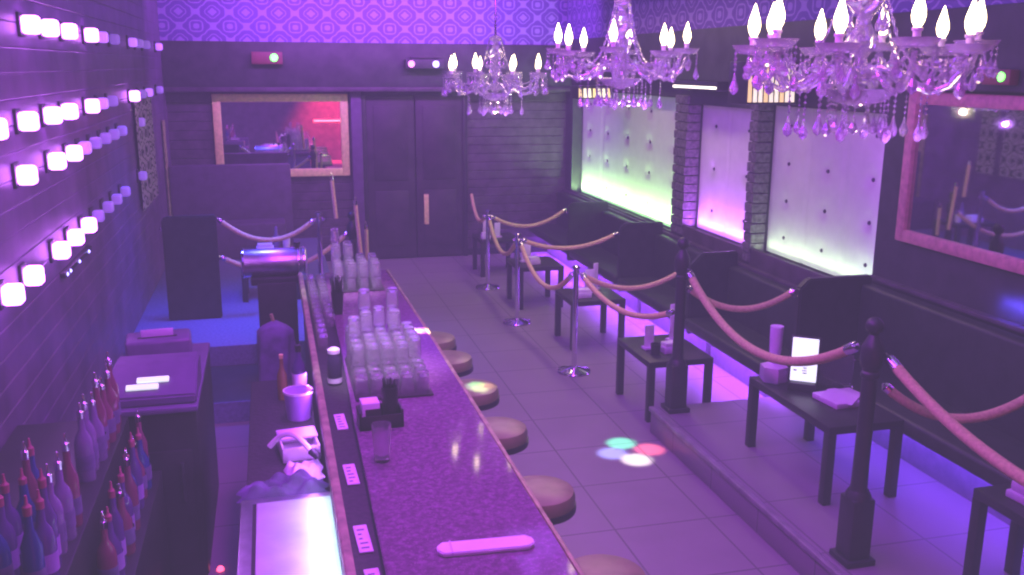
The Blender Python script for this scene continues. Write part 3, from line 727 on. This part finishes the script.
# coat draped on a stand
t = thing('draped_coat', 'violet coat draped over a short stand at the far end of the aisle', 'coat', (-.03, 6.45, 0))
bm = NB(); lathe(bm, [(0, 0), (.12, 0), (.12, .02), (.02, .03), (.018, 1.0), (0, 1.0)], 20); obj('stand', bm, M_black, t)
bm = NB(); n = 40; g = []
for j in range(15):
    v = j/14; ring = []
    for i in range(n):
        a = 2*PI*i/n; r = (.02+.095*min(1, v*7)**.6+.012*v)*(1+.16*math.sin(5*a+v*2)*min(1, v*2))
        ring.append(bm.verts.new((r*1.05*math.cos(a), r*.8*math.sin(a), 1.02-v*(.52+.05*math.sin(2*a)))))
    g.append(ring)
for A, B in zip(g, g[1:]):
    for i in range(n): bm.faces.new((A[i], A[(i+1) % n], B[(i+1) % n], B[i]))
bm.faces.new(g[0]); obj('coat', bm, M_cloth, t, smooth=80); obj('stand_tip', tube(NB(), [(0, 0, .98), (-.02, 0, 1.07)], .012, 8), M_wood, t)
# metal drum
t = thing('metal_drum', 'brushed metal drum lying sideways on a dark stand at the end of the bar', 'drum', (-.01, 8.0, .17))
obj('drum', lathe(NB(), [(0, -.27), (.10, -.27), (.115, -.26), (.12, -.25), (.12, .25), (.115, .26), (.10, .27), (0, .27)], 40, (0, 0, .95), Matrix.Rotation(PI/2, 4, 'Y')), M_steel, t)
bm = NB()
for x in (-.255, .2, .245): lathe(bm, [(.119, -.008), (.1245, -.006), (.1245, .006), (.119, .008)], 40, (x, 0, .95), Matrix.Rotation(PI/2, 4, 'Y'))
obj('hoop', bm, M_chrome, t)
bm = NB(); box(bm, -.15, .17, -.14, .14, 0, .80, .01); box(bm, -.2, .22, -.13, .13, .78, .845, .01); obj('stand', bm, M_black, t)
obj('valve', lathe(NB(), [(0, 0), (.02, 0), (.024, .03), (.03, .035), (.03, .05), (0, .055)], 14), M_black, t, (.19, 0, 1.065))

# till cabinet, printer and back-bar bottle steps
t = thing('back_cabinet', 'tall dark cabinet at the back bar below the till', 'cabinet', (-.66, 5.40, 0))
obj('carcass', box(NB(), -.24, .22, -.55, .6, .04, 1.0, .01), M_black, t)
obj('door', box(NB(), -.20, .18, -.565, -.548, .12, .78, .006), M_black, t)
obj('handle', tube(NB(), [(.13, -.585, .5), (.13, -.585, .72)], .008, 8), M_steel, t)
obj('plinth', box(NB(), -.22, .2, -.53, .58, 0, .045), M_black, t)
obj('worktop', box(NB(), -.26, .225, -.57, .62, .99, 1.02, .006), mat('dark purple laminate', (.16, .09, .22), .35, noise=.1), t)
t = thing('till', 'dark till with glowing keys on the back cabinet', 'till', (-.66, 5.10, 1.02), 0)
bm = NB(); prism(bm, [(-.22, 0), (.2, 0), (.2, .16), (.0, .16), (-.22, .05)], 'x', -.21, .22); bmesh.ops.bevel(bm, geom=list(bm.edges), offset=.01, segments=2, affect='EDGES'); obj('body', bm, mat('dark purple laminate', (0, 0, 0)), t)
T = Matrix.Translation((0, -.11, .108)) @ Matrix.Rotation(.463, 4, 'X')
for k, yy in enumerate((-.07, -.02)):
    for x0, x1 in ((-.13, .03),):
        bm = NB(); box(bm, x0+.05*(k), x1+.05*k, yy, yy+.035, -.002, .012, .004); bmesh.ops.transform(bm, matrix=T, verts=list(bm.verts)); o = obj('key', bm, M_white if False else mat('lit key', (.8, .9, .8), .4, emit=(.8, .95, .85), es=.8), t)
t = thing('receipt_printer', 'violet receipt printer behind the till', 'printer', (-.72, 5.72, 1.02), .1)
obj('body', box(NB(), -.17, .2, -.13, .12, 0, .15, .02, 3), mat('dark purple laminate', (0, 0, 0)), t); obj('paper_slot', box(NB(), -.10, .12, -.05, -.03, .145, .155, .002), M_black, t); obj('paper', box(NB(), -.08, .10, -.045, -.04, .15, .2, .001), M_lilac, t)

t = thing('bottle_steps', 'dark upper bottle display step along the left wall', 'shelf', (-1.05, 3.6, 0))
obj('upper_step', box(NB(), -.24, .28, -1.5, 1.22, 0, 1.0, .008), M_black, t)
t = thing('bottle_steps', 'low dark bottle shelf in front of the taller display', 'shelf', (-1.05, 3.6, 0))
obj('lower_step', box(NB(), .285, .42, -1.5, 1.20, 0, .7, .008), M_black, t)
shapes = [[(0, 0), (.036, 0), (.038, .01), (.038, .17), (.030, .20), (.014, .23), (.013, .29), (0, .29)],
          [(0, 0), (.042, 0), (.045, .012), (.04, .15), (.018, .20), (.014, .26), (0, .26)],
          [(0, 0), (.032, 0), (.034, .01), (.034, .20), (.014, .26), (.013, .32), (0, .32)]]
protos = {}
rb = random.Random(11)
def bottle(x, y, z, where):
    k = rb.randrange(3); c = rb.choice([0, 0, 1, 2, 3, 1])
    lab = '%s %s bottle on the %s' % (['round shouldered', 'squat', 'slender'][k], BOTADJ[c], where)
    if (k, c) not in protos:
        t = thing('liquor_bottle', lab, 'bottle', (x, y, z), rb.uniform(0, 6), 'bottles on the '+where)
        obj('body', lathe(NB(), shapes[k], 18), BOT[c], t); h = shapes[k][-1][1]
        obj('pourer', lathe(NB(), [(.014, h-.01), (.015, h+.02), (.006, h+.03), (.004, h+.06), (0, h+.06)], 10), M_chrome if c % 2 else M_redcap, t)
        rr = shapes[k][2][0]+.0006
        obj('label_band', lathe(NB(), [(rr, .05), (rr+.001, .05), (rr+.001, .12), (rr, .12)], 18), M_cloth if c else M_bucket, t)
        protos[(k, c)] = t
    else: dup(protos[(k, c)], (x, y, z), rb.uniform(0, 6), lab, 'bottles on the '+where)
M_redcap = mat('rose red cap', (.4, .06, .16), .4, noise=.05)
for k in range(13): bottle(-.83+rb.uniform(-.015, .015), (3.1 if k < 6 else 3.42)+k*.108, 1.0, 'front of the upper bottle step')
for k in range(6): bottle(-.95+rb.uniform(-.015, .015), 3.15+k*.11, 1.0, 'back of the upper bottle step')
for k in range(11): bottle(-.70+rb.uniform(-.01, .01), 3.62+k*.108, .7, 'lower bottle step')
o = obj('pilot_lamp', lathe(NB(), [(0, 0), (.02, 0), (.02, .01), (.012, .022), (0, .024)], 14), M_redglow, None, (-.39, 4.95, 0.0)); tag(o, 'small glowing red lamp on the aisle floor', 'light')
o = obj('pilot_lamp', lathe(NB(), [(0, 0), (.014, 0), (.014, .01), (.008, .016), (0, .018)], 14, M=Matrix.Rotation(PI/2, 4, 'Y')), M_redglow, None, (XL, 5.55, .69)); tag(o, 'tiny red lamp on the left wall above the bottles', 'light')

# ------------------------------------------------------------------ fixtures on the beams
t = thing('projector', 'small dark projector with two violet lenses below the wallpaper', 'projector', (2.14, YB-.22, 2.71))
obj('body', box(NB(), -.28, .26, -.16, 0, 0, .13, .012), M_soffit, t)
for x, m in ((-.20, M_pinklens), (.14, M_bluelens)): obj('lens', lathe(NB(), [(.04, 0), (.045, .012), (.034, .014), (0, .008)], 20, M=Matrix.Rotation(PI/2, 4, 'X')), m, t, (x, -.158, .065))
obj('bracket', box(NB(), -.2, .2, -.12, -.02, .13, .17, .005), M_black, t)
def laser(loc, rz, label):
    t = thing('laser_light', label, 'light', loc, rz, 'small laser lights')
    obj('body', box(NB(), -.20, .20, -.12, 0, 0, .16, .012), M_red, t)
    obj('lens', lathe(NB(), [(.045, 0), (.05, .015), (.04, .02), (0, .012)], 18, M=Matrix.Rotation(PI/2, 4, 'X')), M_green, t, (.09, -.118, .085))
    return t
l0 = laser((.03, YB-.22, 2.76), 0, 'small red box light with a green beam above the gold mirror')
o_ = dup(l0, (XR-.13, 4.66, 2.66), -PI/2, 'small red box light with a green beam above the rose mirror')
o_.scale = (.55, .55, .55)
def louvre(y, z, label, w=.16, dep=.14, h=.30, n=5):
    t = thing('louvre_light', label, 'light', (XR-.12, y, z), 0, 'lit louvre boxes above the tufted panels')
    obj('housing', box(NB(), -dep, 0, -w, w, 0, h, .008), M_black, t)
    st_ = (dep-.03)/n
    for k in range(n):
        bm = NB(); x = -dep+.012+k*st_; prism(bm, [(x, .02), (x+st_*.7, .02), (x+st_*.45, h-.03), (x-.002, h-.03)], 'y', -w-.006, -w+.004)
        obj('slat', bm, M_warmslat if k % 3 else M_warmslat2, t)
louvre(7.05, 2.46, 'lit louvre box seen behind the nearest chandelier', .16, .46, .34, 9)
louvre(11.3, 2.36, 'lit louvre box above the green lit panel', .16, .46, .16, 7)
t = thing('light_bar', 'short bright light bar above the violet tufted panel', 'light', (XR-.13, 8.7, 2.53))
obj('housing', box(NB(), -.05, .12, -.5, .5, .0, .09, .006), M_black, t); obj('tube', tube(NB(), [(-.056, -.48, .03), (-.056, .48, .03)], .012, 10), mat('bright tube', (1, .95, .8), .3, emit=(1, .93, .75), es=2.5), t)

# red strip behind the camera that shows in the gold mirror
o = obj('red_neon', tube(NB(), [(1.3, YF+.03, 1.16), (2.3, YF+.03, 1.16)], .02, 10), M_ledred); tag(o, 'red neon strip reflected in the gold framed mirror', 'light')

# ------------------------------------------------------------------ chandeliers
def drop_mesh(beads, L):
    bm = NB()
    for b in range(beads): lathe(bm, [(0, -.010-b*.02), (.0065, -.017-b*.02), (0, -.024-b*.02)], 6)
    z = -.01-beads*.02
    tube(bm, [(0, 0, 0), (0, 0, z)], .0012, 4)
    lathe(bm, [(0, z), (.004, z-.008), (.008, z-.028), (.018, z-L*.66), (.014, z-L*.86), (0, z-L)], 6)
    return bm
def meshof(name, bm, m):
    o = obj(name, bm, m, smooth=0 if name == 'crystal_drop' else 38); me = o.data; bpy.data.objects.remove(o); return me
DROP = [meshof('crystal_drop', drop_mesh(2, .07), M_crystal), meshof('crystal_drop', drop_mesh(4, .08), M_crystal), meshof('crystal_drop', drop_mesh(1, .06), M_crystal)]
PAN = meshof('drip_pan', lathe(NB(), [(0, -.012), (.015, -.012), (.05, -.010), (.070, .010), (.078, .022), (.070, .020), (.048, -.002), (.012, 0), (0, 0)], 16), M_crystal)
CANDLE = meshof('candle', lathe(NB(), [(0, 0), (.013, 0), (.013, .04), (.018, .044), (.018, .052), (0, .06)], 14), M_candle)
BULB = meshof('bulb', lathe(NB(), [(0, .055), (.011, .056), (.019, .072), (.0225, .09), (.0205, .11), (.013, .135), (.005, .162), (0, .174)], 18), M_bulb)
def ch(parent, name, me, loc, rz=0):
    o = bpy.data.objects.new(name, me); C.objects.link(o); o.parent = parent; o.location = loc; o.rotation_euler = (0, 0, rz); return o
def chandelier(x, y, z, n, rot, label):
    t = thing('chandelier', label, 'chandelier', (x, y, z), rot, 'crystal candle chandeliers')
    obj('column', lathe(NB(), [(0, -.21), (.02, -.20), (.035, -.17), (.02, -.14), (.03, -.12), (.075, -.10), (.08, -.085), (.03, -.06), (.02, -.03), (.04, 0), (.055, .03), (.04, .07), (.02, .09), (.03, .12), (.062, .16), (.066, .19), (.04, .22), (.02, .25), (.03, .28), (.05, .30), (.052, .315), (.015, .33), (0, .335)], 20), M_crystal, t)
    obj('rod', tube(NB(), [(0, 0, .33), (0, 0, ZC-z-.02)], .010, 8), M_chrome, t)
    obj('ceiling_rose', lathe(NB(), [(0, ZC-z-.05), (.03, ZC-z-.045), (.07, ZC-z-.01), (.07, ZC-z), (0, ZC-z)], 20), M_chrome, t)
    obj('bowl', lathe(NB(), [(.02, -.20), (.09, -.185), (.13, -.15), (.14, -.14), (.125, -.142), (.085, -.175), (.02, -.19)], 24), M_crystal, t)
    for k in range(n):
        a = 2*PI*k/n; ca, sa = math.cos(a), math.sin(a); R = .385; zz = .012 if k % 2 else -.006
        pr = [(.03, -.09), (.08, -.06), (.14, -.075), (.20, -.12), (.27, -.145), (.33, -.12), (.37, -.07), (R, -.02+zz)]
        arm = obj('arm', tube(NB(), [(r*ca, r*sa, h) for r, h in pr], .011, 8), M_crystal, t)
        c = (R*ca, R*sa, zz)
        ch(arm, 'drip_pan', PAN, c); ch(arm, 'candle', CANDLE, c); ch(arm, 'bulb', BULB, c)
        for q in range(7):
            b = a+2*PI*(q+.5)/7; ch(arm, 'crystal_drop', DROP[(q+k) % 3], (c[0]+.068*math.cos(b), c[1]+.068*math.sin(b), zz+.01), b)
        ch(arm, 'crystal_drop', DROP[1], (.24*ca, .24*sa, -.15), a)
        a2 = a+2*PI/n; bm = NB(); q0 = Vector((.36*ca, .36*sa, -.0)); q1 = Vector((.36*math.cos(a2), .36*math.sin(a2), -.0)); pts = []; tp = []
        for i in range(33):
            u = i/32; p = q0.lerp(q1, u); p.z -= .11*4*u*(1-u)*.9; pts.append(p); tp.append(1 if i % 2 else .3)
        obj('crystal_swag', tube(bm, pts, .0085, 6, taper=tp), M_crystal, arm, smooth=0)
        bm = NB(); p0 = Vector((.05*ca, .05*sa, .30)); p1 = Vector((.37*ca, .37*sa, -.02))
        if k % 2: continue
        pts = []; tp = []
        for i in range(37):
            s = i/36; p = p0.lerp(p1, s); p.z -= .17*math.sin(PI*s); p += Vector((.02*ca, .02*sa, 0))*math.sin(PI*s)*-1.5
            pts.append(p); tp.append(1 if i % 2 else .3)
        obj('crystal_chain', tube(bm, pts, .0085, 6, taper=tp), M_crystal, arm, smooth=0)
    for ring, (r, zz, cnt, dm) in enumerate(((.135, -.142, 12, 1), (.085, -.18, 7, 0), (.07, .18, 6, 0))):
        for k in range(cnt):
            b = 2*PI*k/cnt+ring*.3; ch(t, 'crystal_drop', DROP[dm], (r*math.cos(b), r*math.sin(b), zz), b)
    return t
chandelier(2.11, 3.07, 2.815, 10, .15, 'large crystal chandelier nearest the camera, top right')
chandelier(2.07, 5.40, 2.825, 8, .3, 'crystal chandelier hanging between the other two')
chandelier(1.86, 7.75, 2.670, 8, .12, 'small looking crystal chandelier, farthest and lowest')

# ------------------------------------------------------------------ lights
area('bar wash', (.6, 3.6, 3.75), (0, 0, 0), .5, 4.5, (.66, .07, 1), 125)
spot('glass fill', (.2, 4.2, 3.75), (.55, 5.0, 1.2), (.80, .66, 1), 620, 17, .8, .08)  # unseen spots added here and below to brighten the glass stacks
spot('far glass fill', (.3, 6.4, 3.75), (.5, 7.0, 1.2), (.80, .66, 1), 480, 17, .8, .08)
area('aisle wash', (-.3, 4.0, 3.75), (0, 0, 0), .5, 5, (.24, .05, 1), 10)
area('ice bin glow', (.15, 3.5, .965), (0, math.radians(18), 0), .03, 1.1, (.62, .86, 1), 1.9)
area('under bar violet', (.15, 4.85, .965), (0, math.radians(25), 0), .03, 1.3, (.50, .16, 1), 4)
area('floor wash', (2.3, 5.0, 3.8), (0, 0, 0), .6, 6, (.40, .09, 1), 37)
area('floor back wash', (3.2, 9.3, 3.8), (0, math.radians(18), 0), .4, 3.5, (1, .74, .55), 46)
area('frieze wash', (1.5, 11.6, 3.6), (math.radians(75), 0, 0), 4, .2, (.50, .10, 1), 130)
area('left wall wash', (.1, 6, 3.7), (0, math.radians(-50), 0), .3, 8, (.31, .03, 1), 80)  # unseen panel added to support the square wall lamps
area('left booth wash', (-.3, 8.9, 3.7), (0, 0, 0), .6, .8, (.06, .07, 1), 34, 70)
area('right booth wash', (3.4, 4.0, 3.8), (0, 0, 0), .5, 4, (.42, .36, .62), 8)
area('ledge blue', (XR-.06, 4.35, 1.36), (0, math.radians(-70), 0), .04, .5, (.10, .06, 1), 2.2)
spot('red wash', (1.9, YF+1.9, 3.0), (1.9, YF, .75), (1, .05, .14), 2600, 62, .8, .1)
for (x, y, z, e) in ((2.11, 3.07, 2.86, 1), (2.07, 5.4, 2.87, 1), (1.86, 7.75, 2.7, 9)):
    point('chandelier glow', (x+.1, y+.1, z-.36), (1, .80, .45), e, .008)
    point('crystal violet fill', (x, y-.35, z-.45), (.52, .18, 1), 9, .01)  # unseen violet point added to brighten the crystals
src = (1.5, 6.0, 3.7)
for (dx, dy, c) in ((-.13, .0, (.30, .38, 1)), (0.0, .16, (.15, 1, .55)), (.16, .0, (1, .16, .25)), (.0, -.15, (1, .95, .85))):
    spot('moonflower beam', src, (2.44+dx, 5.95+dy, 0), c, 2900, 3.9, .75)
for (dx, dy, c) in ((-.035, 0, (.4, 1, .8)), (.0, .0, (1, 1, 1)), (.05, -.01, (1, .4, .5))):
    spot('moonflower beam', src, (.86+dx, 5.80+dy, BZ), c, 3600, 3.0, .35)
for (dx, dy, c) in ((-.04, 0, (.5, .5, 1)), (0, .04, (.4, 1, .7)), (.05, 0, (1, .4, .4)), (0, -.05, (1, .95, .9))):
    spot('moonflower beam', src, (1.19+dx, 5.42+dy, .79), c, 800, 2.2, .35)

# ------------------------------------------------------------------ haze
w = bpy.data.worlds.new('glow_haze'); sc.world = w; w.use_nodes = True; nt = w.node_tree
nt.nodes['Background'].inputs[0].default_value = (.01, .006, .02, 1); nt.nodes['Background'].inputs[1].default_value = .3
em = nt.nodes.new('ShaderNodeEmission'); em.inputs[0].default_value = (.42, .12, 1, 1); em.inputs[1].default_value = .0062  # air glows by itself; veil light is put in as emission, without scattering
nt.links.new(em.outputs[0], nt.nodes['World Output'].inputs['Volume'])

# ------------------------------------------------------------------ camera
cam = bpy.data.cameras.new('camera'); co = bpy.data.objects.new('camera', cam); C.objects.link(co); sc.camera = co
R = ((0.9682062620936563, 0.052694830429592165, -0.24454015802854714), (-0.25009337227599644, 0.22528653980325813, -0.9416471101888992), (0.0054716712492737865, 0.9728665015455469, 0.2313024664465737))
co.matrix_world = Matrix.Translation((0, 0, 2.75)) @ Matrix(R).to_4x4()
cam.sensor_width = 36; cam.lens = 930/1024*36; cam.clip_start = .05
sc.view_settings.view_transform = 'Standard'
sc.view_settings.look = 'None'

# faded film grade: lifted violet blacks over the whole picture
vs = sc.view_settings; vs.use_curve_mapping = True; cm = vs.curve_mapping
cm.black_level = (-.033, -.031, -.044); cm.update()
sc.cycles.filter_width = 2.2
sc.cycles.sample_clamp_indirect = 6
